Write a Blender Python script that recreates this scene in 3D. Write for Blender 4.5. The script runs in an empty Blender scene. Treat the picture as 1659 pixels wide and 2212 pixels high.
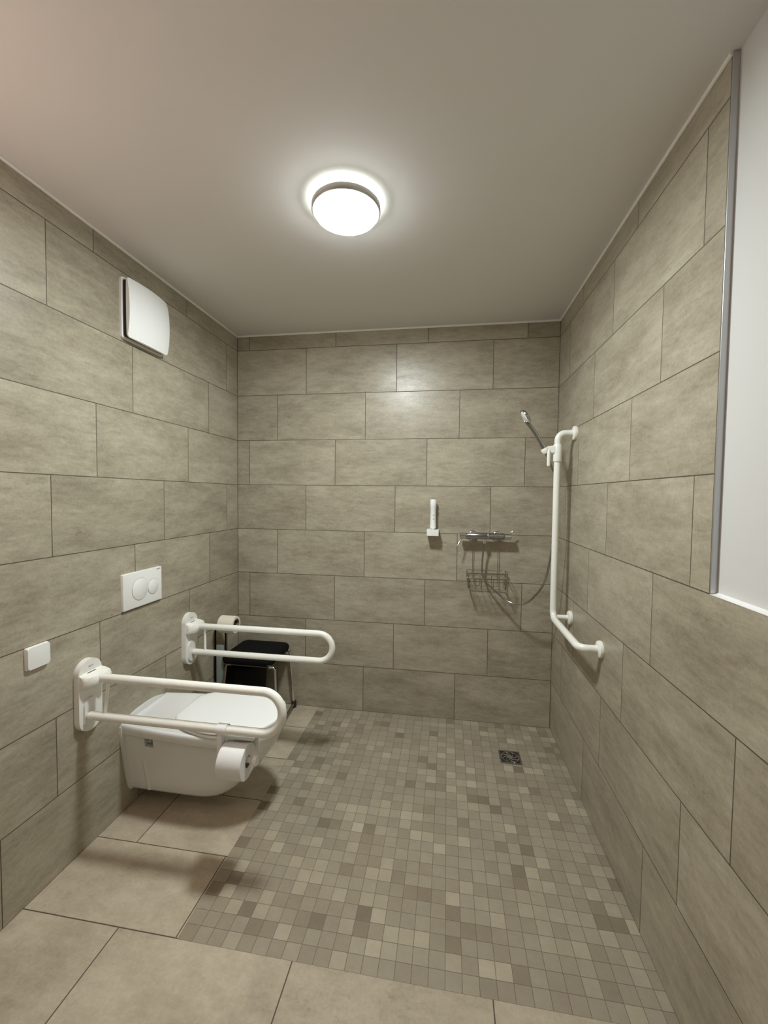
import bpy, bmesh, math, random
from mathutils import Vector, Matrix
C = bpy.context.scene.collection
PI = math.pi
random.seed(4)

# ------------------------------------------------------------------ camera, world, exposure
W = 2.0737          # room width (X), left wall X=0, far wall Y=0, camera side towards -Y
H = 2.5
YB = -3.35          # wall behind the camera
CAM = (1.42054556, -2.62957621, 1.43806554)
YAW, PIT, ROL, FPX = -0.152776795, -0.0406155194, 0.0108882917, 886.149607
def cam_axes():
    cy, sy, cp, sp, cr, sr = math.cos(YAW), math.sin(YAW), math.cos(PIT), math.sin(PIT), math.cos(ROL), math.sin(ROL)
    f = Vector((sy*cp, cy*cp, sp)); r = Vector((cy, -sy, 0)); u = r.cross(f)
    return cr*r + sr*u, -sr*r + cr*u, f
_r, _u, _f = cam_axes()
cd = bpy.data.cameras.new('camera'); cam = bpy.data.objects.new('camera', cd); C.objects.link(cam)
m = Matrix.Identity(4)
for i in range(3):
    m[i][0] = _r[i]; m[i][1] = _u[i]; m[i][2] = -_f[i]; m[i][3] = CAM[i]
cam.matrix_world = m
cd.sensor_fit = 'HORIZONTAL'; cd.sensor_width = 36; cd.lens = FPX/1659*36; cd.clip_start = .02
bpy.context.scene.camera = cam
sc = bpy.context.scene
sc.view_settings.view_transform = 'Standard'
try: sc.view_settings.look = 'None'
except Exception: pass
sc.view_settings.gamma = 1; sc.view_settings.use_curve_mapping = False
sc.view_settings.exposure = 1.21
wd = bpy.data.worlds.new('world'); sc.world = wd; wd.use_nodes = True
wd.node_tree.nodes['Background'].inputs[0].default_value = (.8, .85, 1, 1)
wd.node_tree.nodes['Background'].inputs[1].default_value = .0
LAMP_COL = (.94, 1, .99); LAMP_DISC = 121.0; LAMP_RING = 4.0; LAMP_RIM = 24.0
MIRROR_COL = (1, .74, .66); MIRROR_STR = 13.0

# ------------------------------------------------------------------ node helpers
class N:
    def __init__(s, name):
        s.m = bpy.data.materials.new(name); s.m.use_nodes = True
        s.t = s.m.node_tree; s.b = s.t.nodes['Principled BSDF']
    def new(s, typ, **k):
        n = s.t.nodes.new(typ)
        for a, v in k.items(): setattr(n, a, v)
        return n
    def put(s, sock, v):
        if isinstance(v, bpy.types.NodeSocket): s.t.links.new(v, sock)
        elif v is not None: sock.default_value = v
    def ma(s, op, a, b=None, c=None):
        n = s.new('ShaderNodeMath', operation=op)
        s.put(n.inputs[0], a); s.put(n.inputs[1], b); s.put(n.inputs[2], c)
        return n.outputs[0]
    def xyz(s, x, y, z):
        n = s.new('ShaderNodeCombineXYZ')
        for i, v in enumerate((x, y, z)): s.put(n.inputs[i], v)
        return n.outputs[0]
    def sep(s):
        tc = s.new('ShaderNodeTexCoord'); n = s.new('ShaderNodeSeparateXYZ')
        s.t.links.new(tc.outputs['Object'], n.inputs[0]); return n.outputs
    def noise(s, vec, scale, detail=4, rough=.55):
        n = s.new('ShaderNodeTexNoise'); s.put(n.inputs['Vector'], vec)
        n.inputs['Scale'].default_value = scale; n.inputs['Detail'].default_value = detail; n.inputs['Roughness'].default_value = rough
        return n.outputs[0]
    def white(s, vec):
        n = s.new('ShaderNodeTexWhiteNoise', noise_dimensions='3D'); s.put(n.inputs['Vector'], vec)
        return n.outputs['Value'], n.outputs['Color']
    def remap(s, v, a, b, c=0., d=1.):
        n = s.new('ShaderNodeMapRange'); s.put(n.inputs[0], v)
        for i, x in enumerate((a, b, c, d)): n.inputs[i+1].default_value = x
        return n.outputs[0]
    def mix(s, f, a, b):
        n = s.new('ShaderNodeMix', data_type='RGBA'); s.put(n.inputs[0], f)
        s.put(n.inputs[6], a if isinstance(a, bpy.types.NodeSocket) else (*a, 1)); s.put(n.inputs[7], b if isinstance(b, bpy.types.NodeSocket) else (*b, 1))
        return n.outputs[2]
    def bump(s, h, strength, dist):
        n = s.new('ShaderNodeBump'); s.put(n.inputs['Height'], h)
        n.inputs['Strength'].default_value = strength; n.inputs['Distance'].default_value = dist
        s.t.links.new(n.outputs[0], s.b.inputs['Normal'])
    def rough(s, v): s.put(s.b.inputs['Roughness'], v)
    def col(s, v): s.put(s.b.inputs['Base Color'], v)

T_DARK = (.222, .190, .136); T_MID = (.376, .335, .252); T_LIGHT = (.540, .495, .390); GROUT = (.080, .060, .038)

def stone(n, fu, fv, rnd, rcol, stretch=1.0, contrast=1.0, gain=(1, 1, 1)):
    """cloudy cement-look surface; each tile samples its own patch of the pattern"""
    sx = n.new('ShaderNodeSeparateColor'); n.put(sx.inputs[0], rcol)
    ox = n.ma('MULTIPLY', sx.outputs[0], 37.); oy = n.ma('MULTIPLY', sx.outputs[1], 53.); oz = n.ma('MULTIPLY', sx.outputs[2], 29.)
    v1 = n.xyz(n.ma('ADD', fu, ox), n.ma('ADD', n.ma('MULTIPLY', fv, stretch), oy), oz)
    v2 = n.xyz(n.ma('ADD', fu, oy), n.ma('ADD', n.ma('MULTIPLY', fv, stretch*1.35), oz), ox)
    big = n.noise(v1, 3.4, 4, .6)
    med = n.noise(v2, 13., 8, .76)
    fine = n.noise(n.xyz(n.ma('ADD', fu, ox), n.ma('ADD', fv, oy), oz), 95., 4, .7)
    f = n.ma('ADD', n.ma('MULTIPLY', n.remap(big, .33, .70, 0, 1), .42), n.ma('MULTIPLY', n.remap(med, .30, .70, 0, 1), .46))
    f = n.ma('ADD', f, n.ma('MULTIPLY', n.remap(fine, .35, .65, -.5, .5), .17))
    f = n.ma('ADD', f, n.ma('MULTIPLY', n.ma('SUBTRACT', rnd, .5), .16))
    clus = n.remap(n.noise(v2, 4.2, 3, .5), .52, .68, 0, 1)
    spk = n.remap(n.noise(n.xyz(n.ma('ADD', fu, oz), n.ma('ADD', n.ma('MULTIPLY', fv, 1+.3*stretch), ox), oy), 48., 6, .75), .53, .66, 0, 1)
    f = n.ma('SUBTRACT', f, n.ma('MULTIPLY', n.ma('MULTIPLY', clus, spk), .30))
    f = n.remap(f, -.08, .92, 0.5-.5*contrast, 0.5+.5*contrast)
    G = lambda t: tuple(a*b for a, b in zip(t, gain))
    c = n.mix(n.remap(f, 0, .5), G(T_DARK), G(T_MID))
    c = n.mix(n.remap(f, .5, 1.), c, G(T_LIGHT))
    return c, f, fine

def finish_tile(n, c, f, fine, d, gw=.0017, rb=.37):
    g = n.remap(d, gw*.6, gw*1.35, 1, 0)               # 1 in the joint
    n.col(n.mix(g, c, GROUT))
    n.rough(n.ma('ADD', n.ma('MULTIPLY', g, .3), n.remap(f, 0, 1, rb+.03, rb-.09)))
    n.b.inputs['Specular IOR Level'].default_value = .5
    h = n.ma('ADD', n.ma('MULTIPLY', n.ma('SUBTRACT', 1, g), 1.), n.ma('MULTIPLY', fine, .12))
    n.bump(h, .35, .0012)

def wall_tile(name, axis, sign, off, k, corner=None):
    n = N(name); x = n.sep()
    u0 = n.ma('MULTIPLY', x['XYZ'.index(axis)], sign); u = n.ma('SUBTRACT', u0, off); v = x[2]
    r = n.ma('FLOOR', n.ma('DIVIDE', v, .3))
    s = n.ma('MULTIPLY', n.ma('FLOORED_MODULO', n.ma('ADD', n.ma('MULTIPLY', r, k), 1.), 3.), .2)
    uu = n.ma('DIVIDE', n.ma('SUBTRACT', u, s), .6)
    i = n.ma('FLOOR', uu); fu = n.ma('MULTIPLY', n.ma('FRACT', uu), .6); fv = n.ma('MULTIPLY', n.ma('FRACT', n.ma('DIVIDE', v, .3)), .3)
    d = n.ma('MINIMUM', n.ma('MINIMUM', fu, n.ma('SUBTRACT', .6, fu)), n.ma('MINIMUM', fv, n.ma('SUBTRACT', .3, fv)))
    for cpos in (corner or ()):
        dc = n.ma('MULTIPLY', n.ma('ABSOLUTE', n.ma('SUBTRACT', u0, cpos)), .8)
        if cpos > 1.4 and cpos < 1.6: dc = n.ma('ADD', dc, n.ma('LESS_THAN', v, 1.2))      # joint beside the metal profile only above the ledge
        d = n.ma('MINIMUM', d, dc)
    rv, rc = n.white(n.xyz(i, r, float(len(name))))
    c, f, fine = stone(n, fu, fv, rv, rc, 2.6)
    finish_tile(n, c, f, fine, d)
    return n.m

def floor_tile():
    n = N('floor_large_tile'); x = n.sep()
    P = .3045
    v = n.ma('DIVIDE', n.ma('ADD', x[1], 1.475), P)
    r = n.ma('FLOOR', v); fv = n.ma('MULTIPLY', n.ma('FRACT', v), P)
    s = n.ma('MULTIPLY', n.ma('ADD', r, 1.), .206)
    uu = n.ma('DIVIDE', n.ma('SUBTRACT', n.ma('SUBTRACT', x[0], .370), s), .602)
    i = n.ma('FLOOR', uu); fu = n.ma('MULTIPLY', n.ma('FRACT', uu), .602)
    d = n.ma('MINIMUM', n.ma('MINIMUM', fu, n.ma('SUBTRACT', .602, fu)), n.ma('MINIMUM', fv, n.ma('SUBTRACT', P, fv)))
    rv, rc = n.white(n.xyz(i, r, 3.))
    c, f, fine = stone(n, fu, fv, rv, rc, 1.3, .8, (1.25, 1.20, 1.20))
    finish_tile(n, c, f, fine, d, .0019, .40)
    return n.m

def mosaic_tile():
    n = N('floor_mosaic'); x = n.sep()
    P = .0503; Q = .05075
    u = n.ma('DIVIDE', n.ma('SUBTRACT', x[0], .583), P); v = n.ma('DIVIDE', n.ma('ADD', x[1], 1.477), Q)
    i = n.ma('FLOOR', u); j = n.ma('FLOOR', v)
    fu = n.ma('MULTIPLY', n.ma('FRACT', u), P); fv = n.ma('MULTIPLY', n.ma('FRACT', v), Q)
    d = n.ma('MINIMUM', n.ma('MINIMUM', fu, n.ma('SUBTRACT', P, fu)), n.ma('MINIMUM', fv, n.ma('SUBTRACT', Q, fv)))
    rv, rc = n.white(n.xyz(i, j, 11.)); r2, rc2 = n.white(n.xyz(i, j, 23.))
    c, f, fine = stone(n, fu, fv, rv, rc, 1., .35, (.95, .93, .94))
    # piece to piece shade: mostly even, a few pale and a few dark brown pieces
    ramp = n.new('ShaderNodeValToRGB'); n.put(ramp.inputs[0], r2); e = ramp.color_ramp
    e.interpolation = 'LINEAR'
    e.elements[0].position = 0; e.elements[0].color = (.60, .57, .54, 1)
    e.elements[1].position = 1; e.elements[1].color = (1.24, 1.24, 1.24, 1)
    for p_, c_ in ((.05, (.72, .68, .63, 1)), (.14, (.86, .84, .82, 1)), (.5, (.93, .93, .92, 1)), (.78, (1.0, 1.0, .99, 1)), (.93, (1.12, 1.12, 1.10, 1))):
        el = e.elements.new(p_); el.color = c_
    mu = n.new('ShaderNodeMix', data_type='RGBA', blend_type='MULTIPLY'); mu.inputs[0].default_value = 1
    n.put(mu.inputs[6], c); n.put(mu.inputs[7], ramp.outputs[0])
    g = n.remap(d, .0005, .0013, 1, 0)
    n.col(n.mix(g, mu.outputs[2], (.165, .138, .102)))
    n.rough(n.ma('ADD', .42, n.ma('MULTIPLY', g, .3)))
    n.b.inputs['Specular IOR Level'].default_value = .35
    n.bump(n.ma('ADD', n.ma('SUBTRACT', 1, g), n.ma('MULTIPLY', fine, .1)), .35, .001)
    return n.m

def simple(name, col, rough=.4, metal=0., spec=.5, coat=0., bump=None, tint=None):
    n = N(name); b = n.b
    b.inputs['Base Color'].default_value = (*col, 1); b.inputs['Roughness'].default_value = rough
    b.inputs['Metallic'].default_value = metal; b.inputs['Specular IOR Level'].default_value = spec
    b.inputs['Coat Weight'].default_value = coat
    if bump:
        tc = n.new('ShaderNodeTexCoord'); h = n.noise(tc.outputs['Object'], bump[0], 4); n.bump(h, bump[1], bump[2])
    return n.m
def emit(name, col, st):
    n = N(name); b = n.b
    b.inputs['Base Color'].default_value = (.9, .9, .88, 1)
    b.inputs['Emission Color'].default_value = (*col, 1); b.inputs['Emission Strength'].default_value = st
    return n.m

M = dict(
    back=wall_tile('tile_wall_far', 'X', 1, .087, 1, (0., W)),
    left=wall_tile('tile_wall_left_side', 'Y', -1, .142, 2, (0.,)),
    right=wall_tile('tile_wall_on_right', 'Y', -1, .413, 1, (0., 1.4975)),
    floor=floor_tile(), mosaic=mosaic_tile(),
    ceil=simple('ceiling_plaster', (.76, .745, .72), .85, spec=.2, bump=(60, .12, .002)),
    plaster=simple('white_wall_plaster', (.66, .66, .645), .8, spec=.2, bump=(90, .08, .001)),
    silicone=simple('white_silicone', (.92, .91, .88), .35),
    alu=simple('brushed_aluminium', (.55, .55, .56), .35, .8, bump=(200, .1, .0005)),
    ceramic=simple('white_ceramic', (.80, .80, .785), .16, coat=.3),
    plastic=simple('white_plastic', (.87, .87, .85), .28),
    lid=simple('white_seat_plastic', (.91, .92, .91), .22),
    nylon=simple('cream_white_nylon', (.90, .90, .84), .26),
    nylon_dull=simple('white_nylon_plate', (.84, .835, .79), .32),
    grey=simple('grey_print', (.34, .34, .33), .5),
    chrome=simple('chrome', (.75, .75, .76), .12, 1.),
    darkchrome=simple('grey_chrome', (.42, .42, .43), .16, 1.),
    steel=simple('stainless_wire', (.42, .38, .33), .28, 1.),
    tubedark=simple('dark_chrome_tube', (.14, .13, .14), .25, 1.),
    rubber=simple('black_rubber', (.012, .012, .012), .55),
    black=simple('black_upholstery', (.006, .006, .006), .75, spec=.12, bump=(300, .2, .0005)),
    blackgloss=simple('black_plastic', (.006, .006, .006), .6, spec=.15),
    satin=simple('satin_glass', (.30, .34, .32), .45, .2),
    dark=simple('cavity_shade', (.02, .016, .013), .8),  # near-black that paints the shade inside gaps and recesses
    paper=simple('toilet_paper', (.84, .84, .83), .9, spec=.1, bump=(400, .25, .0006)),
    paper2=simple('beige_toilet_paper', (.78, .73, .61), .9, spec=.1, bump=(400, .25, .0006)),
    card=simple('cardboard', (.30, .26, .20), .9),
    doorwhite=simple('door_lacquer', (.42, .40, .37), .4),
    lampdisc=emit('lamp_diffuser_glow', LAMP_COL, LAMP_DISC),
    lampring=emit('lamp_ring_glow', (.93, 1, .97), LAMP_RING),
    lamprim=emit('lamp_rim_glow', LAMP_COL, LAMP_RIM),
    mirrorglow=emit('mirror_lamp_glow', MIRROR_COL, MIRROR_STR),
    mirror=simple('mirror_glass', (.85, .87, .86), .03, 1.),
    lampmetal=simple('lamp_satin_metal', (.62, .60, .56), .35, .7),
)

# ------------------------------------------------------------------ mesh helpers
def obj(name, bm, mat, parent=None, smooth=True, angle=38, mats=None):
    bmesh.ops.recalc_face_normals(bm, faces=bm.faces)
    me = bpy.data.meshes.new(name); bm.to_mesh(me); bm.free()
    for mm in (mats or [mat]): me.materials.append(mm)
    if smooth:
        for p in me.polygons: p.use_smooth = True
        me.set_sharp_from_angle(angle=math.radians(angle))
    o = bpy.data.objects.new(name, me); C.objects.link(o)
    if parent: o.parent = parent
    return o
def tag(o, label=None, cat=None, group=None, kind=None):
    for k, v in (('label', label), ('category', cat), ('group', group), ('kind', kind)):
        if v: o[k] = v
    return o
def thing(name, loc, label, cat, group=None):
    o = bpy.data.objects.new(name, None); C.objects.link(o); o.location = loc; o.empty_display_size = .05
    return tag(o, label, cat, group)
def addbox(bm, x0, x1, y0, y1, z0, z1, bev=0., seg=2, mi=0):
    vs = [bm.verts.new((x, y, z)) for x in (x0, x1) for y in (y0, y1) for z in (z0, z1)]
    fs = [bm.faces.new([vs[i] for i in q]) for q in ((0,1,3,2), (4,6,7,5), (0,4,5,1), (2,3,7,6), (0,2,6,4), (1,5,7,3))]
    for f in fs: f.material_index = mi
    if bev:
        es = list({e for f in fs for e in f.edges})
        bmesh.ops.bevel(bm, geom=es, offset=bev, segments=seg, affect='EDGES', profile=.5)
def box(*a, **k):
    bm = bmesh.new(); addbox(bm, *a, **k); return bm
def fillet(pts, r, n=8):
    """round the inner corners of a polyline; r is a number or one radius per corner"""
    pts = [Vector(p) for p in pts]; out = [pts[0]]
    for i in range(1, len(pts)-1):
        rr = r[i-1] if isinstance(r, (list, tuple)) else r
        a = (pts[i-1]-pts[i]); b = (pts[i+1]-pts[i]); ang = a.angle(b)
        if rr <= 0 or abs(ang-PI) < 1e-3: out.append(pts[i]); continue
        t = min(rr/math.tan(ang/2), a.length*.499, b.length*.499); rr = t*math.tan(ang/2)
        bis = (a.normalized()+b.normalized()).normalized(); c = pts[i]+bis*(rr/math.sin(ang/2))
        p0 = pts[i]+a.normalized()*t; p1 = pts[i]+b.normalized()*t
        v0 = p0-c; v1 = p1-c; th = v0.angle(v1)
        for k in range(n+1):
            s = k/n
            out.append(c + (v0*math.sin((1-s)*th)+v1*math.sin(s*th))/math.sin(th))
    out.append(pts[-1]); return out
def tube(bm, pts, r, seg=16, cap=True, round_end=False, closed=False):
    pts = [Vector(p) for p in pts]
    q = [pts[0]]
    for p in pts[1:]:
        if (p-q[-1]).length > 1e-5: q.append(p)
    pts = q; n = len(pts)
    tan = []
    for i in range(n):
        a = pts[(i-1) % n] if (closed or i > 0) else pts[0]; b = pts[(i+1) % n] if (closed or i < n-1) else pts[-1]
        tan.append((b-a).normalized())
    ref = Vector((0, 0, 1)) if abs(tan[0].z) < .9 else Vector((0, 1, 0))
    u = tan[0].cross(ref).normalized(); rings = []
    def ring(p, t, u, rr):
        w = t.cross(u).normalized()
        return [bm.verts.new(p+(u*math.cos(2*PI*k/seg)+w*math.sin(2*PI*k/seg))*rr) for k in range(seg)]
    if round_end and not closed:
        for k in range(1, 4):
            a = PI/2*k/4; rings.append(ring(pts[0]-tan[0]*r*math.cos(a), tan[0], u, r*math.sin(a)))
    for i in range(n):
        u = (u - tan[i]*u.dot(tan[i])).normalized()
        rings.append(ring(pts[i], tan[i], u, r))
    if round_end and not closed:
        for k in range(3, 0, -1):
            a = PI/2*k/4; rings.append(ring(pts[-1]+tan[-1]*r*math.cos(a), tan[-1], u, r*math.sin(a)))
    for a, b in zip(rings, rings[1:]+([rings[0]] if closed else [])):
        for k in range(seg): bm.faces.new((a[k], a[(k+1) % seg], b[(k+1) % seg], b[k]))
    if cap and not closed:
        bm.faces.new(rings[0]); bm.faces.new(rings[-1][::-1])
def tb(pts, r, **k):
    bm = bmesh.new(); tube(bm, pts, r, **k); return bm
def lathe(bm, prof, c, axis='Z', seg=48, mi=0):
    """prof: (radius, height) from one end to the other, radius 0 closes"""
    c = Vector(c)
    ax = {'X': (Vector((1,0,0)), Vector((0,1,0)), Vector((0,0,1))), 'Y': (Vector((0,1,0)), Vector((0,0,1)), Vector((1,0,0))), 'Z': (Vector((0,0,1)), Vector((1,0,0)), Vector((0,1,0)))}
    a, u, w = ax[axis] if isinstance(axis, str) else axis
    rings = []
    for r, h in prof:
        if r < 1e-6: rings.append([bm.verts.new(c+a*h)])
        else: rings.append([bm.verts.new(c+a*h+(u*math.cos(2*PI*k/seg)+w*math.sin(2*PI*k/seg))*r) for k in range(seg)])
    for A, B in zip(rings, rings[1:]):
        for k in range(seg):
            k2 = (k+1) % seg
            if len(A) == 1 and len(B) == 1: continue
            if len(A) == 1: f = bm.faces.new((A[0], B[k2], B[k]))
            elif len(B) == 1: f = bm.faces.new((A[k], A[k2], B[0]))
            else: f = bm.faces.new((A[k], A[k2], B[k2], B[k]))
            f.material_index = mi
def lt(prof, c, axis='Z', seg=48):
    bm = bmesh.new(); lathe(bm, prof, c, axis, seg); return bm
def frame_of(d):
    d = Vector(d).normalized(); r = Vector((0, 1, 0)) if abs(d.y) < .9 else Vector((0, 0, 1))
    u = d.cross(r).normalized(); return (d, u, d.cross(u).normalized())
def prism(bm, pts, axis, a, b, bev=0., seg=2):
    """extrude a closed 2-D outline between a and b along axis; bev bevels the rim at b"""
    def P(p, h):
        return {'X': (h, p[0], p[1]), 'Y': (p[0], h, p[1]), 'Z': (p[0], p[1], h)}[axis]
    A = [bm.verts.new(P(p, a)) for p in pts]; B = [bm.verts.new(P(p, b)) for p in pts]
    n = len(pts); bm.faces.new(A[::-1]); top = bm.faces.new(B)
    for i in range(n): bm.faces.new((A[i], A[(i+1) % n], B[(i+1) % n], B[i]))
    if bev: bmesh.ops.bevel(bm, geom=list(top.edges), offset=bev, segments=seg, affect='EDGES', profile=.5)
def pm(*a, **k):
    bm = bmesh.new(); prism(bm, *a, **k); return bm
def rrect(cx, cy, w, h, r, n=6):
    o = []
    for sx, sy, a0 in ((1, 1, 0), (-1, 1, PI/2), (-1, -1, PI), (1, -1, 3*PI/2)):
        for k in range(n+1):
            a = a0+PI/2*k/n; o.append((cx+sx*(w/2-r)+r*math.cos(a), cy+sy*(h/2-r)+r*math.sin(a)))
    return o
def loft(bm, rings, cap=True):
    R = [[bm.verts.new(p) for p in r] for r in rings]; n = len(R[0])
    for a, b in zip(R, R[1:]):
        for k in range(n): bm.faces.new((a[k], a[(k+1) % n], b[(k+1) % n], b[k]))
    if cap: bm.faces.new(R[0][::-1]); bm.faces.new(R[-1])
    return R
def text(name, s, size, loc, mat, parent, rot):
    cu = bpy.data.curves.new(name, 'FONT'); cu.body = s; cu.size = size; cu.extrude = .0002; cu.align_x = 'CENTER'; cu.align_y = 'CENTER'
    t = bpy.data.objects.new(name, cu); C.objects.link(t)
    dg = bpy.context.evaluated_depsgraph_get(); me = bpy.data.meshes.new_from_object(t.evaluated_get(dg))
    bpy.data.objects.remove(t); bpy.data.curves.remove(cu)
    me.transform(Matrix.Translation(loc) @ rot.to_4x4()); me.materials.clear(); me.materials.append(mat)
    o = bpy.data.objects.new(name, me); C.objects.link(o); o.parent = parent; return o
ROT_L = Matrix(((0, 0, 1), (1, 0, 0), (0, 1, 0)))     # text lying on the left wall, reading towards +Y

def local(parent, o):
    """meshes are written in room coordinates; make them relative to the thing's base"""
    def rec(x):
        for c in x.children:
            rec(c)
    T = Matrix.Translation(-parent.location)
    for c in [c for c in C.objects if c.parent == parent]:
        c.data.transform(T)
        for g in [g for g in C.objects if g.parent == c]: g.data.transform(T)
def settle(root): local(root, None)

# ------------------------------------------------------------------ the room
XM, YM = .583, -1.477                                            # mosaic field: X > XM, Y > YM
bm = bmesh.new()
def quad(bm, x0, x1, y0, y1, z, mi):
    f = bm.faces.new([bm.verts.new(p) for p in ((x0, y0, z), (x1, y0, z), (x1, y1, z), (x0, y1, z))]); f.material_index = mi
quad(bm, XM, W, YM, 0, 0, 1); quad(bm, 0, XM, YM, 0, 0, 0); quad(bm, 0, W, YB, YM, 0, 0)
bmesh.ops.remove_doubles(bm, verts=bm.verts, dist=1e-5)
addbox(bm, -.15, W+.15, YB-.15, .15, -.12, -.001, mi=0)
tag(obj('floor', bm, None, mats=[M['floor'], M['mosaic']], smooth=False), kind='structure')
tag(obj('ceiling', box(-.15, W+.15, YB-.15, .15, H, H+.12), M['ceil'], smooth=False), kind='structure')
tag(obj('wall_back', box(-.12, W+.12, 0, .12, 0, H), M['back'], smooth=False), kind='structure')
tag(obj('wall_left', box(-.12, 0, YB, 0, 0, H), M['left'], smooth=False), kind='structure')
YT, ZT, DT = -1.5, 1.2, .014                                     # tile facing of the right wall stops here
tag(obj('wall_right', box(W+DT, W+.13, YB, 0, 0, H), M['plaster'], smooth=False), kind='structure')
bm = bmesh.new()
out = [(0, 0), (0, H), (YT, H), (YT, ZT), (YB, ZT), (YB, 0)]
prism(bm, out, 'X', W, W+DT)
tag(obj('wall_right_facing', bm, M['right'], smooth=False), kind='structure')
tag(obj('wall_front', box(-.12, W+.12, YB-.12, YB, 0, H), M['back'], smooth=False), kind='structure')
# silicone beads between tiles and ceiling
def bead(name, pts, r=.0058):
    tag(obj(name, tb(pts, r, seg=8), M['silicone']), kind='structure')
bead('trim_1', [(.002, YB, H-.004), (.002, -.002, H-.004)]); bead('trim_2', [(.002, -.002, H-.004), (W-.002, -.002, H-.004)]); bead('trim_3', [(W-.002, -.002, H-.004), (W-.002, YT, H-.004)])
# metal edge profile and white ledge of the right wall's tiles
bm = bmesh.new(); addbox(bm, W-.0015, W+DT, YT-.0035, YT, ZT+.002, H-.003, bev=.0006)
tag(obj('trim_4', bm, M['alu'], smooth=False), kind='structure')
bm = bmesh.new(); prism(bm, [(W-.001, ZT-.001), (W+DT, ZT-.001), (W+DT, ZT+.006), (W+DT-.004, ZT+.003), (W+.004, ZT+.001), (W-.001, ZT+.0005)], 'Y', YB, YT-.001)
tag(obj('trim_5', bm, M['plastic']), kind='structure')
# door behind the camera
d = obj('door_1', box(.35, 1.3, YB, YB+.02, 0, 2.05, bev=.004), M['doorwhite']); tag(d, kind='structure')
fr = bmesh.new()
for b_ in ((.27, .35, 0, 2.13), (1.3, 1.38, 0, 2.13)): addbox(fr, b_[0], b_[1], YB, YB+.03, b_[2], b_[3], bev=.004)
addbox(fr, .35, 1.3, YB, YB+.03, 2.05, 2.13, bev=.004); obj('door_frame', fr, M['doorwhite'], d)
hb = bmesh.new(); tube(hb, fillet([(1.22, YB+.02, 1.05), (1.22, YB+.07, 1.05), (1.09, YB+.07, 1.05)], .015), .009, round_end=True)
lathe(hb, [(0, 0), (.026, 0), (.026, .008), (0, .008)], (1.22, YB+.02, 1.05), 'Y', 24); obj('door_handle', hb, M['chrome'], d)

# ------------------------------------------------------------------ ceiling lamp
LX, LY = 1.040, -1.138
t = thing('ceiling_light', (LX, LY, H), 'round white glowing ceiling lamp with a satin metal ring, on the ceiling', 'lamp')
obj('lamp_base', lt([(0, -.0), (.118, 0), (.118, -.004), (.110, -.006), (0, -.006)], (LX, LY, H), 'Z', 64), M['plastic'], t)
obj('glow_ring', lt([(.100, -.005), (.113, -.006), (.120, -.010), (.1215, -.018), (.100, -.018)], (LX, LY, H), 'Z', 64), M['lampring'], t)
obj('metal_ring', lt([(.095, -.018), (.121, -.018), (.1245, -.020), (.1245, -.036), (.121, -.041), (.113, -.0425), (.112, -.038), (.095, -.038)], (LX, LY, H), 'Z', 96), M['lampmetal'], t)
obj('diffuser_rim', lt([(.1115, -.038), (.1120, -.047), (.1095, -.052), (.104, -.055)], (LX, LY, H), 'Z', 64), M['lamprim'], t)
obj('lamp_diffuser', lt([(.104, -.055), (.08, -.0565), (.04, -.0575), (0, -.058)], (LX, LY, H), 'Z', 64), M['lampdisc'], t)
settle(t)
# mirror with lamp on the left wall beside the camera (outside the frame, warm light of the photograph)
t = thing('mirror_lamp', (0, -2.10, 1.75), 'slim warm mirror lamp on the left wall beside the door end', 'lamp')
obj('lamp_housing', box(0, .05, -2.4, -1.8, 1.73, 1.78, bev=.004), M['lampmetal'], t)
obj('lamp_tube', tb([(.075, -2.38, 1.755), (.075, -1.82, 1.755)], .024, seg=16, round_end=True), M['mirrorglow'], t); settle(t)
t = thing('wall_mirror', (0, -2.1, 1.5), 'frameless mirror on the left wall under the warm lamp', 'mirror')
obj('mirror_glass', box(.001, .008, -2.38, -1.82, 1.0, 1.68, bev=.002), M['mirror'], t); settle(t)

# ------------------------------------------------------------------ vent on left wall
VY0, VY1, VZ0, VZ1 = -1.013, -.748, 2.112, 2.377
t = thing('wall_vent', (0, (VY0+VY1)/2, (VZ0+VZ1)/2), 'square white extractor vent cover high on the left tiled wall', 'vent')
cy, cz = (VY0+VY1)/2, (VZ0+VZ1)/2
obj('vent_frame', pm(rrect(cy, cz, .265, .265, .014), 'X', 0, .011, bev=.003), M['plastic'], t)
obj('vent_gap_shade', pm(rrect(cy, cz, .246, .246, .012), 'X', .010, .031), M['dark'], t)  # solid near-black block, painted shade between frame and cover
bm = bmesh.new(); n_ = 14; S = .128
def vent_pt(i, j, back):
    a = -1+2*i/n_; b = -1+2*j/n_
    y = a*S*(1+.012*(1-b*b)); z = b*S*(1+.012*(1-a*a))
    bulge = (1-a*a)*.5+(1-b*b)*.5
    x = .030 if back else (.0335+.026*(1-a*a)**.8*.45+.026*(1-b*b)**.8*.55)
    return Vector((x, cy+y, cz+z))
F = [[bm.verts.new(vent_pt(i, j, False)) for j in range(n_+1)] for i in range(n_+1)]
B = [[bm.verts.new(vent_pt(i, j, True)) for j in range(n_+1)] for i in range(n_+1)]
for i in range(n_):
    for j in range(n_):
        bm.faces.new((F[i][j], F[i+1][j], F[i+1][j+1], F[i][j+1])); bm.faces.new((B[i][j], B[i][j+1], B[i+1][j+1], B[i+1][j]))
rim = [(i, 0) for i in range(n_)]+[(n_, j) for j in range(n_)]+[(i, n_) for i in range(n_, 0, -1)]+[(0, j) for j in range(n_, 0, -1)]
for k in range(len(rim)):
    a, b = rim[k], rim[(k+1) % len(rim)]
    bm.faces.new((B[a[0]][a[1]], B[b[0]][b[1]], F[b[0]][b[1]], F[a[0]][a[1]]))
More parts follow.
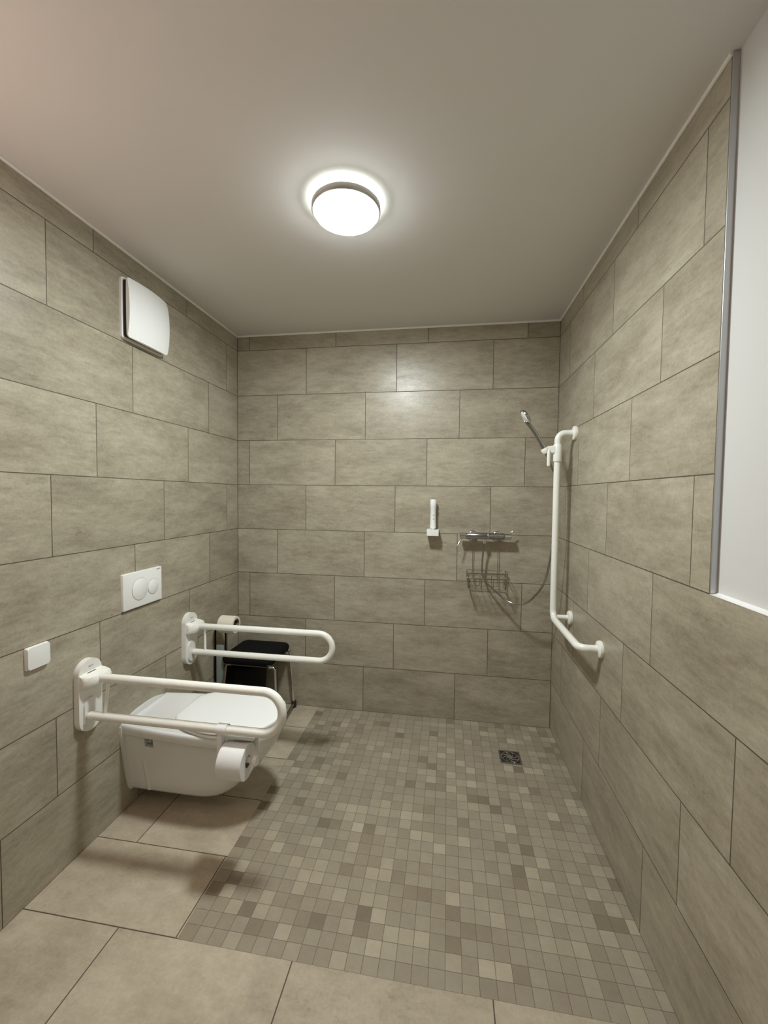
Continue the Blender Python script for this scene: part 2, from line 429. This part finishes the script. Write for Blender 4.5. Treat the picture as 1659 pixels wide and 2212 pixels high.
cor = [e for e in bm.edges if any((e.verts[0] is B[i][j] and e.verts[1] is F[i][j]) or (e.verts[1] is B[i][j] and e.verts[0] is F[i][j]) for i in (0, n_) for j in (0, n_))]
bmesh.ops.bevel(bm, geom=cor, offset=.014, segments=5, affect='EDGES', profile=.5)
obj('vent_cover', bm, M['lid'], t, angle=50); settle(t)

# ------------------------------------------------------------------ flush plate
FY, FZ = -.906, .991
t = thing('flush_plate', (0, FY, FZ), 'white flush plate with two round buttons on the wall above the toilet', 'flush plate')
obj('plate', pm(rrect(FY, FZ, .246, .164, .003, 3), 'X', 0, .013, bev=.002), M['plastic'], t)
obj('flush_button', lt([(.052, .0125), (.052, .0115), (.0505, .0115), (.0505, .0150), (.049, .0160), (0, .0160)], (0, -.928, .990), 'X', 64), M['plastic'], t)
obj('flush_button', lt([(.037, .0125), (.037, .0115), (.0355, .0115), (.0355, .0150), (.034, .0160), (0, .0160)], (0, -.843, .984), 'X', 64), M['plastic'], t)
bm = bmesh.new()
for (yy, zz, rr) in ((-.928, .990, .0515), (-.843, .984, .0365)):
    lathe(bm, [(rr-.0012, .0129), (rr+.0006, .0129), (rr+.0006, .0132), (rr-.0012, .0132), (rr-.0012, .0129)], (0, yy, zz), 'X', 64)
obj('button_groove', bm, M['grey'], t)
text('plate_logo', 'GEBERIT', .008, Vector((.0135, -.806, 1.064)), M['grey'], t, ROT_L)
settle(t)
# ------------------------------------------------------------------ blank plate
t = thing('wall_switch', (0, -1.411, .861), 'small blank white square switch plate on the left wall near the front', 'switch')
obj('switch_frame', pm(rrect(-1.411, .861, .081, .078, .003, 3), 'X', 0, .008, bev=.0015), M['plastic'], t)
obj('switch_rocker', pm(rrect(-1.411, .861, .079, .076, .006, 5), 'X', .007, .0145, bev=.0035, seg=3), M['plastic'], t); settle(t)

# ------------------------------------------------------------------ toilet
TY = -.893
def d_outline(x0, hw0, xw, hw, xf, n=14, p=2.35, rc=0.):
    """half outline from the wall side (x0,hw0) over the widest place to the front tip; returns closed loop"""
    half = []
    k1 = 10
    for k in range(k1):
        s = k/k1; x = x0+(xw-x0)*s; e = s*s*(3-2*s)
        e = 1-(1-s)**1.8
        half.append((x, hw0+(hw-hw0)*e))
    for k in range(n+1):
        a = PI/2*k/n
        half.append((xw+(xf-xw)*math.sin(a)**(2/p), hw*math.cos(a)**(2/p)))
    if rc: half = [(x0, hw0-rc), (x0+rc*.08, hw0-rc*.6), (x0+rc*.3, hw0-rc*.25)]+[(max(x, x0+rc*.65), h) for x, h in half]
    half[-1] = (xf, 0)
    loop = [(x, TY-h) for x, h in half]+[(x, TY+h) for x, h in half[-2::-1]]
    return loop
t = thing('toilet', (0, TY, .078), 'white wall-hung toilet with closed lid on the left wall, between two fold-down rails', 'toilet')
lv = [  # z, x of widest, half width at wall, half width, front x
    (.079, .27, .088, .090, .415), (.083, .28, .098, .100, .448), (.095, .29, .103, .106, .474), (.125, .31, .108, .113, .510),
    (.170, .34, .116, .121, .556), (.225, .38, .126, .133, .606), (.280, .42, .136, .149, .648), (.325, .44, .142, .165, .673),
    (.355, .45, .144, .172, .688), (.3655, .45, .146, .175, .691), (.3665, .45, .152, .184, .694), (.372, .45, .1545, .187, .697), (.400, .45, .154, .188, .699), (.407, .45, .151, .186, .697), (.410, .45, .146, .181, .692)]
rings = [[(x, y, z) for x, y in d_outline(0.004, h0, xw, hw, xf, p=3.3 if z < .13 else (2.9 if z < .2 else (2.55 if z < .3 else 2.35)))] for z, xw, h0, hw, xf in lv]
# shallow dish on the deck and under the seat
rings.append([(x, y, .4095) for x, y in d_outline(.012, .140, .45, .174, .685)])
rings.append([(x, y, .4065) for x, y in d_outline(.022, .130, .45, .165, .676)])
bm = bmesh.new(); loft(bm, rings)
bowl = obj('bowl', bm, M['ceramic'], t, angle=60)
# cut the bolt pockets into the side
dgm = []
for sy in (-1, 1):
    cb = bmesh.new()
    addbox(cb, .122, .166, min(TY+sy*.095, TY+sy*.21), max(TY+sy*.095, TY+sy*.21), .320, .3645)
    me = bpy.data.meshes.new('cut'); cb.to_mesh(me); cb.free(); co = bpy.data.objects.new('cut', me); C.objects.link(co); co.parent = t
    md = bowl.modifiers.new('b', 'BOOLEAN'); md.operation = 'DIFFERENCE'; md.object = co; md.solver = 'EXACT'; dgm.append(co)
dg = bpy.context.evaluated_depsgraph_get(); me2 = bpy.data.meshes.new_from_object(bowl.evaluated_get(dg)); bowl.modifiers.clear(); bowl.data = me2
for co in dgm: bpy.data.objects.remove(co)
# wall flange with arched top
fl = []
for k in range(25):
    a = -1+2*k/24; fl.append((TY+a*.150, .402+.030*(1-abs(a)**2.6)))
fl += [(TY+.156, .396), (TY+.1585, .37), (TY+.157, .34), (TY+.140, .235), (TY+.122, .135), (TY+.112, .092), (TY+.102, .078)]
fl += [(2*TY-y, z) for y, z in fl[-1:24:-1]]
obj('wall_flange', pm(fl, 'X', 0, .013, bev=.004, seg=3), M['ceramic'], t)
# mould ridges on the lower side
for sy in (-1, 1):
    pts = []
    for k in range(9):
        z = .09+.24*k/8
        i = max(j for j in range(len(lv)-1) if lv[j][0] <= z); a, b = lv[i], lv[i+1]; q = (z-a[0])/(b[0]-a[0]); h0 = a[2]+(b[2]-a[2])*q
        pts.append((.10, TY+sy*(h0-.010), z))
    obj('side_rib', tb(pts, .016, seg=14), M['ceramic'], t)
for sy in (-1,):
    bm = lt([(0, 0), (.0095, 0), (.0095, .016), (.007, .020), (0, .020)], (.144, TY+sy*.130, .345), (Vector((0, sy, 0)), Vector((1, 0, 0)), Vector((0, 0, 1))), 6)
    obj('mounting_bolt', bm, M['chrome'], t)
obj('maker_mark', box(.030, .044, TY-.1552, TY-.1538, .385, .391), M['grey'], t)
seat = obj('seat', None or bmesh.new(), M['lid'], t); me = seat.data
bm = bmesh.new(); so = [(.232, .100, .45, .186, .691), (.230, .105, .45, .189, .694), (.230, .105, .45, .189, .694), (.233, .10, .45, .186, .691)]
loft(bm, [[(x, y, z) for x, y in d_outline(*o_, rc=.022)] for z, o_ in zip((.4105, .4135, .419, .4225), so)])
bmesh.ops.recalc_face_normals(bm, faces=bm.faces); bm.to_mesh(me); bm.free()
for p in me.polygons: p.use_smooth = True
me.set_sharp_from_angle(angle=math.radians(50))
bm = bmesh.new()
L = [(.4275, .010), (.4285, .004), (.430, .0), (.436, .0), (.4395, .002), (.4415, .006), (.4425, .014), (.443, .04)]
loft(bm, [[(x, y, z) for x, y in d_outline(.228+i_, .107-i_, .45, .190-i_, .695-i_, rc=.022)] for z, i_ in L])
obj('lid', bm, M['lid'], t, angle=50)
bm = bmesh.new(); loft(bm, [[(x, y, z) for x, y in d_outline(.236, .10, .45, .180, .684, rc=.022)] for z in (.422, .4285)]); obj('lid_gap_shade', bm, M['dark'], t)  # dark slab painting the shade in the gap between seat and lid
for sy in (-1, 1): obj('lid_hinge', tb([(.245, TY+sy*.060, .409), (.245, TY+sy*.060, .428)], .011), M['chrome'], t)
settle(t)

# ------------------------------------------------------------------ fold-down rails beside the toilet
RZ1, RZ0, RR = .702, .556, .0165
def folding_rail(y, label, sway=0., RZ0=.556):
    t = thing('folding_grab_rail', (0, y, .63), label, 'grab rail', 'fold-down rails beside the toilet')
    zc = .6305
    obj('wall_plate', pm(rrect(y, zc, .108, .288, .0535, 12), 'X', 0, .024, bev=.006, seg=4), M['nylon_dull'], t, angle=45)
    # raised lower pad on which the folded-down rail rests
    obj('stop_pad', pm(rrect(y-.006, .565, .060, .115, .029, 10), 'X', .023, .032, bev=.006, seg=4), M['nylon_dull'], t, angle=45)
    bm = bmesh.new()
    prof = [(.020, .682), (.048, .664), (.062, .668), (.074, .684), (.078, .702), (.070, .716), (.050, .723), (.020, .727)]
    def ringat(yy, s, dx=0): return [(.020+(x-.020)*s+dx, yy, .702+(z-.702)*(.8+.2*s)) for x, z in prof]
    loft(bm, [ringat(y-.052, .35), ringat(y-.046, .62), ringat(y-.034, .80), ringat(y-.018, 1.), ringat(y+.018, 1.), ringat(y+.028, .98), ringat(y+.046, .98), ringat(y+.052, .90)])
    hg = obj('hinge', bm, M['nylon'], t, angle=35)
    obj('hinge_slot', box(.030, .0345, y-.022, y+.016, .7235, .7262), M['dark'], hg)
    text('plate_logo', 'HEWI', .009, Vector((.0245, y+.002, .746)), M['grey'], t, ROT_L)
    xe = .836-.0756; pts = [(.060, y, RZ1), (xe, y, RZ1)]
    R0 = (RZ1-RZ0)/2
    for k in range(1, 16): a = PI/2-PI*k/16; pts.append((xe+R0*math.cos(a), y-sway*k/16, (RZ1+RZ0)/2+R0*math.sin(a)))
    pts += [(xe, y-sway, RZ0), (.044, y-sway, RZ0)]
    bm = bmesh.new(); tube(bm, pts, RR, seg=24, round_end=True); obj('rail', bm, M['nylon'], t)
    obj('strut', tb([(.105, y-sway, RZ0+.010), (.105, y, RZ1-.010)], .0065), M['nylon'], t)
    settle(t); return t
folding_rail(-1.215, 'nearer white fold-down grab rail, in front of the toilet, carrying a toilet roll', .020)
folding_rail(-.560, 'farther white fold-down grab rail, between the toilet and the black stool')

# roll holder clipped on the near rail
ry = -1.235
t = thing('toilet_roll_holder', (.604, ry, RZ0), 'white clip-on roll holder hanging from the nearer grab rail', 'roll holder')
bm = bmesh.new(); lathe(bm, [(RR+.0002, -.020), (RR+.004, -.020), (RR+.004, .020), (RR+.0002, .020), (RR+.0002, -.020)], (.604, ry, RZ0), 'X', 28)
obj('clamp', bm, M['plastic'], t)
RX0, RX1, RZC = .606, .704, .450                                    # roll
bm = bmesh.new(); addbox(bm, .586, .606, ry-.014, ry+.016, RZC-.005, RZ0-.015, bev=.004); obj('side_arm', bm, M['plastic'], t)
bm = bmesh.new(); addbox(bm, .594, .719, ry+.010, ry+.064, .514, .519, bev=.002); addbox(bm, .594, .719, ry+.060, ry+.066, .440, .519, bev=.002); obj('back_cover', bm, M['plastic'], t)
bm = bmesh.new(); tube(bm, [(.589, ry, RZC), (.736, ry, RZC)], .0105); lathe(bm, [(0, 0), (.0105, 0), (.015, .003), (.018, .012), (.0175, .019), (.014, .022), (0, .023)], (.722, ry, RZC), 'X', 32)
obj('spindle', bm, M['plastic'], t); settle(t)
def roll(cx0, cx1, y, z, R, r, label, pm_, cm):
    t = thing('toilet_roll', (cx0, y, z), label, 'toilet roll')
    obj('paper', lt([(r, 0), (R-.002, 0), (R, .002), (R, cx1-cx0-.002), (R-.002, cx1-cx0), (r, cx1-cx0), (r, 0)], (cx0, y, z), 'X', 64), pm_, t)
    obj('core', lt([(r-.0015, .001), (r, .001), (r, cx1-cx0-.001), (r-.0015, cx1-cx0-.001), (r-.0015, .001)], (cx0, y, z), 'X', 40), cm, t)
    settle(t)
roll(RX0+.002, RX1, ry, RZC-.008, .063, .021, 'thick white toilet roll hanging under the nearer grab rail', M['paper'], M['card'])

# ------------------------------------------------------------------ standing roll holder behind the far rail
SY = -.315
t = thing('toilet_roll_stand', (.045, SY, 0), 'dark free-standing toilet roll stand with a grey panel, left of the stool', 'stand')
obj('stand_base', pm(rrect(.075, SY, .14, .15, .02), 'Z', 0, .014, bev=.003), M['blackgloss'], t)
obj('stand_rod', tb([(.018, SY, .012), (.018, SY, .60)], .0055, seg=12), M['blackgloss'], t)
bm = bmesh.new(); tube(bm, fillet([(.087, SY, .012), (.087, SY, .655), (.165, SY, .655)], .02), .0055, seg=12); obj('stand_rod', bm, M['blackgloss'], t)
obj('grey_panel', box(.028, .076, SY-.008, SY+.008, .015, .505, bev=.003), M['satin'], t)
obj('brush_canister', box(.006, .112, SY+.022, SY+.072, .012, .42, bev=.006), M['blackgloss'], t); settle(t)
roll(.058, .158, SY, .637, .052, .036, 'small beige toilet roll on the dark stand, behind the farther grab rail', M['paper2'], M['card'])

# black bin in the corner
t = thing('waste_bin', (.13, -.20, 0), 'black waste bin in the dark corner under the stool', 'bin')
obj('bin_body', lt([(0, 0), (.105, 0), (.11, .01), (.125, .34), (.121, .34), (.106, .012), (0, .012)], (.155, -.175, 0), 'Z', 40), M['blackgloss'], t)
obj('bin_lid', lt([(.123, .34), (.127, .342), (.127, .352), (.11, .366), (0, .372)], (.155, -.175, 0), 'Z', 40), M['blackgloss'], t); settle(t)

# ------------------------------------------------------------------ stool
t = thing('stool', (.235, -.195, 0), 'black padded stool with thin chrome legs in the far left corner', 'stool')
sx0, sx1, sy0, sy1 = .065, .400, -.350, -.035
bm = bmesh.new(); zz = [(.404, .012), (.408, .004), (.424, .0), (.438, .003), (.446, .010), (.450, .022), (.452, .05)]
loft(bm, [[(x, y, z) for x, y in rrect((sx0+sx1)/2, (sy0+sy1)/2, sx1-sx0-2*i_, sy1-sy0-2*i_, .045-i_*.5)] for z, i_ in zz]); obj('seat', bm, M['black'], t)
bm = bmesh.new(); tube(bm, rrect_pts := [(x, y, .397) for x, y in rrect((sx0+sx1)/2, (sy0+sy1)/2, .27, .25, .03)], .007, seg=10, closed=True); obj('seat_frame', bm, M['chrome'], t)
legs = {'rl': (.050, -.045), 'rr': (.418, -.030), 'fl': (.075, -.375), 'fr': (.440, -.360)}
for a, b, yt in (('rl', 'rr', -.065), ('fl', 'fr', -.335)):
    A = legs[a]; B = legs[b]
    bm = bmesh.new(); tube(bm, fillet([(A[0]+.01, yt, .397), ((sx0+sx1)/2, yt, .397), (B[0]-.012, yt, .397)], 0), .0060, seg=12); obj('cross_tube', bm, M['tubedark'], t)
for key, yt in (('rl', -.065), ('rr', -.065), ('fl', -.335), ('fr', -.335)):
    L_ = legs[key]; s = 1 if key[1] == 'r' else -1
    top = (L_[0]-s*.060, yt, .397 if key[0] == 'f' else .405)
    lg = obj('leg', tb(fillet([top, (L_[0]-s*(.026 if key[0] == 'f' else .018), yt, .397 if key[0] == 'f' else .408), (L_[0], L_[1], .014)], .028), .0072 if s < 0 else .0085, seg=12), M['steel' if key == 'fl' else 'chrome'], t)
    bm = bmesh.new(); lathe(bm, [(0, 0), (.014, 0), (.0165, .004), (.016, .028), (.012, .045), (.009, .048), (0, .048)], (L_[0], L_[1], 0), 'Z', 20); obj('rubber_foot', bm, M['rubber'], lg)
for s_ in 'lr':
    a = legs['r'+s_]; b = legs['f'+s_]; obj('floor_bar', tb([(a[0], a[1], .026), (b[0], b[1], .026)], .0085, seg=12), M['darkchrome'], t)
settle(t)

# ------------------------------------------------------------------ shower grab rail
GX = W-.088; GY = -.360
t = thing('shower_grab_rail', (W, GY, .80), 'tall white L-shaped grab rail with shower holder on the right wall', 'grab rail')
pts = fillet([(W-.012, GY, 1.772), (GX, GY, 1.772), (GX, GY, .797), (GX, -.800, .797), (W-.012, -.800, .797)], [.062, .050, .052], 12)
obj('rail', tb(pts, RR, seg=24), M['nylon'], t)
obj('rail_stub', tb([(GX+.008, GY-.008, .805), (W-.01, GY-.008, .805)], .0125, seg=20), M['nylon'], t)
for y, z in ((GY, 1.772), (GY-.008, .805), (-.800, .797)):
    bm = lt([(0, .0), (.036, .0), (.037, .004), (.035, .012), (.030, .0155), (.018, .017), (0, .017)], (W, y, z), (Vector((-1, 0, 0)), Vector((0, 1, 0)), Vector((0, 0, 1))), 40)
    obj('flange', bm, M['nylon'], t)
bm = bmesh.new(); lathe(bm, [(RR, 0), (.0215, .002), (.0225, .006), (.0225, .085), (.0205, .090), (RR, .092)], (GX, GY, 1.622), 'Z', 32)
sl = obj('slider', bm, M['nylon'], t)
bm = bmesh.new(); loft(bm, [[(GX-.005, GY-.019, 1.664), (GX-.005, GY+.019, 1.664), (GX-.005, GY+.019, 1.708), (GX-.005, GY-.019, 1.708)], [(GX-.055, GY-.014, 1.668), (GX-.055, GY+.014, 1.668), (GX-.055, GY+.014, 1.703), (GX-.055, GY-.014, 1.703)]])
bmesh.ops.bevel(bm, geom=bm.edges[:], offset=.004, segments=2, affect='EDGES'); obj('slider_arm', bm, M['nylon'], sl)
HC = Vector((GX-.062, GY, 1.682)); hd = Vector((-.475, 0, .88)).normalized()
bm = bmesh.new(); lathe(bm, [(.0125, -.015), (.0165, -.015), (.019, -.009), (.0205, .006), (.0185, .012), (.0145, .013), (.0125, -.015)], HC, frame_of(hd), 28); obj('holder_cone', bm, M['nylon'], sl)
bm = bmesh.new(); tube(bm, [(GX-.046, GY-.012, 1.678), (GX-.046, GY-.014, 1.605)], .0088, round_end=True); obj('slider_lever', bm, M['nylon'], sl)
settle(t)
# ------------------------------------------------------------------ hand shower
t = thing('hand_shower', tuple(HC), 'slim grey chrome hand shower in the holder at the top of the rail', 'shower head')
h0 = HC-hd*.030; p = [h0, HC+hd*.05, HC+hd*.09+Vector((-.001, 0, 0)), HC+hd*.130+Vector((-.005, 0, 0)), HC+hd*.172+Vector((-.014, 0, -.002))]
bm = bmesh.new(); tube(bm, p, .0105, seg=16, round_end=True); obj('handle', bm, M['darkchrome'], t)
hdir = Vector((-.66, 0, .75)).normalized(); nn = Vector((-.82, .26, -.50)).normalized()
hc = HC+Vector((-.101, 0, .179))
ax = (nn, Vector((0, 1, 0)), nn.cross(Vector((0, 1, 0))).normalized())
hh = obj('shower_disc', lt([(0, -.013), (.020, -.012), (.036, -.006), (.042, .002), (.041, .008), (0, .008)], hc, ax, 40), M['darkchrome'], t)
obj('spray_face', lt([(0, .011), (.030, .011), (.034, .008), (0, .0075)], hc, ax, 40), M['plastic'], hh)
obj('chrome_ring', lt([(.0425, .002), (.0435, .003), (.0435, .008), (.041, .009), (.041, .002), (.0425, .002)], hc, ax, 40), M['chrome'], hh)
settle(t)
# ------------------------------------------------------------------ shower mixer
MZ, MY = 1.196, -.062
t = thing('shower_mixer', (1.652, 0, MZ), 'chrome bar shower mixer on the far wall', 'shower mixer')
obj('mixer_body', lt([(0, 0), (.019, 0), (.021, .003), (.021, .222), (.019, .225), (0, .225)], (1.540, MY, MZ), 'X', 40), M['darkchrome'], t)
for x0, x1 in ((1.499, 1.539), (1.766, 1.808)):
    k = obj('control_knob', lt([(0, 0), (.0185, 0), (.0205, .002), (.0205, x1-x0-.002), (.0185, x1-x0), (0, x1-x0)], (x0, MY, MZ), 'X', 32), M['chrome'], t)
    if x0 < 1.6: obj('knob_lever', tb([(x0+.012, MY-.008, MZ-.016), (x0-.014, MY-.030, MZ-.062)], .0042, seg=10, round_end=True), M['chrome'], k)
    else: obj('knob_lever', tb([(x1-.008, MY+.004, MZ+.018), (x1+.010, MY+.004, MZ+.034)], .0042, seg=10, round_end=True), M['chrome'], k)
for x in (1.577, 1.727):
    obj('rosette', lt([(0, -.0), (.033, 0), (.033, -.004), (.026, -.012), (.017, -.014), (.015, -.045), (0, -.045)], (x, 0, MZ-.003), 'Y', 36), M['chrome'], t)
obj('hose_outlet', lt([(0, 0), (.0125, 0), (.0125, .012), (.010, .030), (0, .030)], (1.650, MY, MZ-.046), 'Z', 24), M['chrome'], t)
obj('body_seam', lt([(.0212, 0), (.0218, .001), (.0218, .004), (.0212, .005)], (1.667, MY, MZ), 'X', 32), M['chrome'], t)
settle(t)
# ------------------------------------------------------------------ hose
def spline(P, n=10):
    P = [Vector(p) for p in P]; P = [P[0]*2-P[1]]+P+[P[-1]*2-P[-2]]; o = []
    for i in range(1, len(P)-2):
        for k in range(n):
            s = k/n; a, b, c, d_ = P[i-1:i+3]
            o.append(.5*((2*b)+(-a+c)*s+(2*a-5*b+4*c-d_)*s*s+(-a+3*b-3*c+d_)*s**3))
    return o+[P[-2]]
hp = [(1.650, MY, MZ-.046), (1.642, -.055, 1.075), (1.6425, -.045, .960), (1.672, -.060, .905), (1.718, -.080, .862), (1.793, -.120, .812),
      (1.861, -.160, .812), (1.911, -.200, .856), (1.958, -.260, .958), (1.980, -.290, 1.098), (1.996, -.312, 1.25), (1.998, -.318, 1.42), (1.990, -.320, 1.54), (1.962, -.332, 1.605), tuple(h0+Vector((.004, 0, -.006)))]
tag(obj('shower_hose', tb(spline(hp), .0055, seg=12), M['darkchrome']), 'thin metal shower hose looping from the mixer up to the hand shower', 'hose')
# ------------------------------------------------------------------ wire caddy hanging on the mixer
t = thing('shower_caddy', (1.66, -.02, 1.0), 'wire shower basket hanging empty under the mixer', 'shower basket')
wr = .0022
for x in (1.583, 1.737):
    obj('hanger', tb(fillet([(x, -.075, MZ+.010), (x, -.070, MZ+.0245), (x, -.036, MZ+.0245), (x, -.020, MZ-.01), (x, -.020, .925)], .012), wr, seg=8), M['steel'], t)
bm = bmesh.new()
def loop(z, ins=0): tube(bm, [(x, y, z) for x, y in rrect(1.6655, -.073, .238-2*ins, .105-2*ins, .018)], wr, seg=8, closed=True)
for z in (.978, .945): loop(z)
loop(.880, .008)
for k in range(7): x = 1.560+.035*k; tube(bm, fillet([(x, -.0235, .945), (x, -.0275, .880), (x, -.117, .880), (x, -.1235, .945)], .012), wr*.8, seg=6)
for sx in (1.5475, 1.7835):
    s = 1 if sx < 1.6 else -1
    tube(bm, fillet([(sx, -.035, .978), (sx+s*.008, -.035, .880), (sx+s*.008, -.110, .880), (sx, -.110, .978)], .012), wr*1.4, seg=8)
obj('basket', bm, M['steel'], t); settle(t)
# ------------------------------------------------------------------ soap dispenser
BX = 1.3345; BY = -.045
t = thing('soap_dispenser', (BX, 0, 1.19), 'slim white soap bottle upright in a small white wall holder on the far wall', 'soap dispenser')
obj('wall_holder', pm(rrect(BX, BY+.004, .074, .082, .006), 'Z', 1.190, 1.228, bev=.003), M['plastic'], t)
b_ = obj('bottle', lt([(0, 0), (.010, 0), (.012, .006), (.019, .010), (.019, .03), (.0175, .08), (.0175, .135), (.0195, .140), (.0195, .186), (.018, .190), (0, .190)], (BX, BY, 1.226), 'Z', 32), M['lid'], t)
bm = bmesh.new()
for z, w_ in ((1.318, .012), (1.313, .008), (1.296, .013), (1.291, .009)): addbox(bm, BX-w_/2+.003, BX+w_/2+.003, BY-.0182, BY-.0172, z, z+.002)
obj('bottle_print', bm, M['grey'], b_); settle(t)
# ------------------------------------------------------------------ floor drain
DX, DY = 1.786, -.340
t = thing('floor_drain', (DX, DY, 0), 'small square metal floor drain in the mosaic near the far right corner', 'drain')
bm = bmesh.new(); s = .0575
for a in ((-s, s, -s, -s+.010), (-s, s, s-.010, s), (-s, -s+.010, -s+.010, s-.010), (s-.010, s, -s+.010, s-.010)): addbox(bm, DX+a[0], DX+a[1], DY+a[2], DY+a[3], 0, .003, bev=.0008)
obj('drain_frame', bm, M['darkchrome'], t)
obj('drain_well', box(DX-s+.004, DX+s-.004, DY-s+.004, DY+s-.004, .0003, .0008), M['dark'], t)
bm = bmesh.new()
for k in range(8):
    a = PI/8+PI/4*k; pts = []
    for q in range(9):
        r_ = .012+.036*q/8; aa = a+.9*q/8; pts.append((DX+r_*math.cos(aa), DY+r_*math.sin(aa), .0022))
    tube(bm, pts, .0026, seg=6)
lathe(bm, [(0, .001), (.014, .001), (.014, .0038), (.011, .0045), (0, .0045)], (DX, DY, 0), 'Z', 24)
lathe(bm, [(.044, .001), (.0475, .001), (.0475, .0034), (.044, .0034), (.044, .001)], (DX, DY, 0), 'Z', 40)
obj('drain_grate', bm, M['chrome'], t); settle(t)
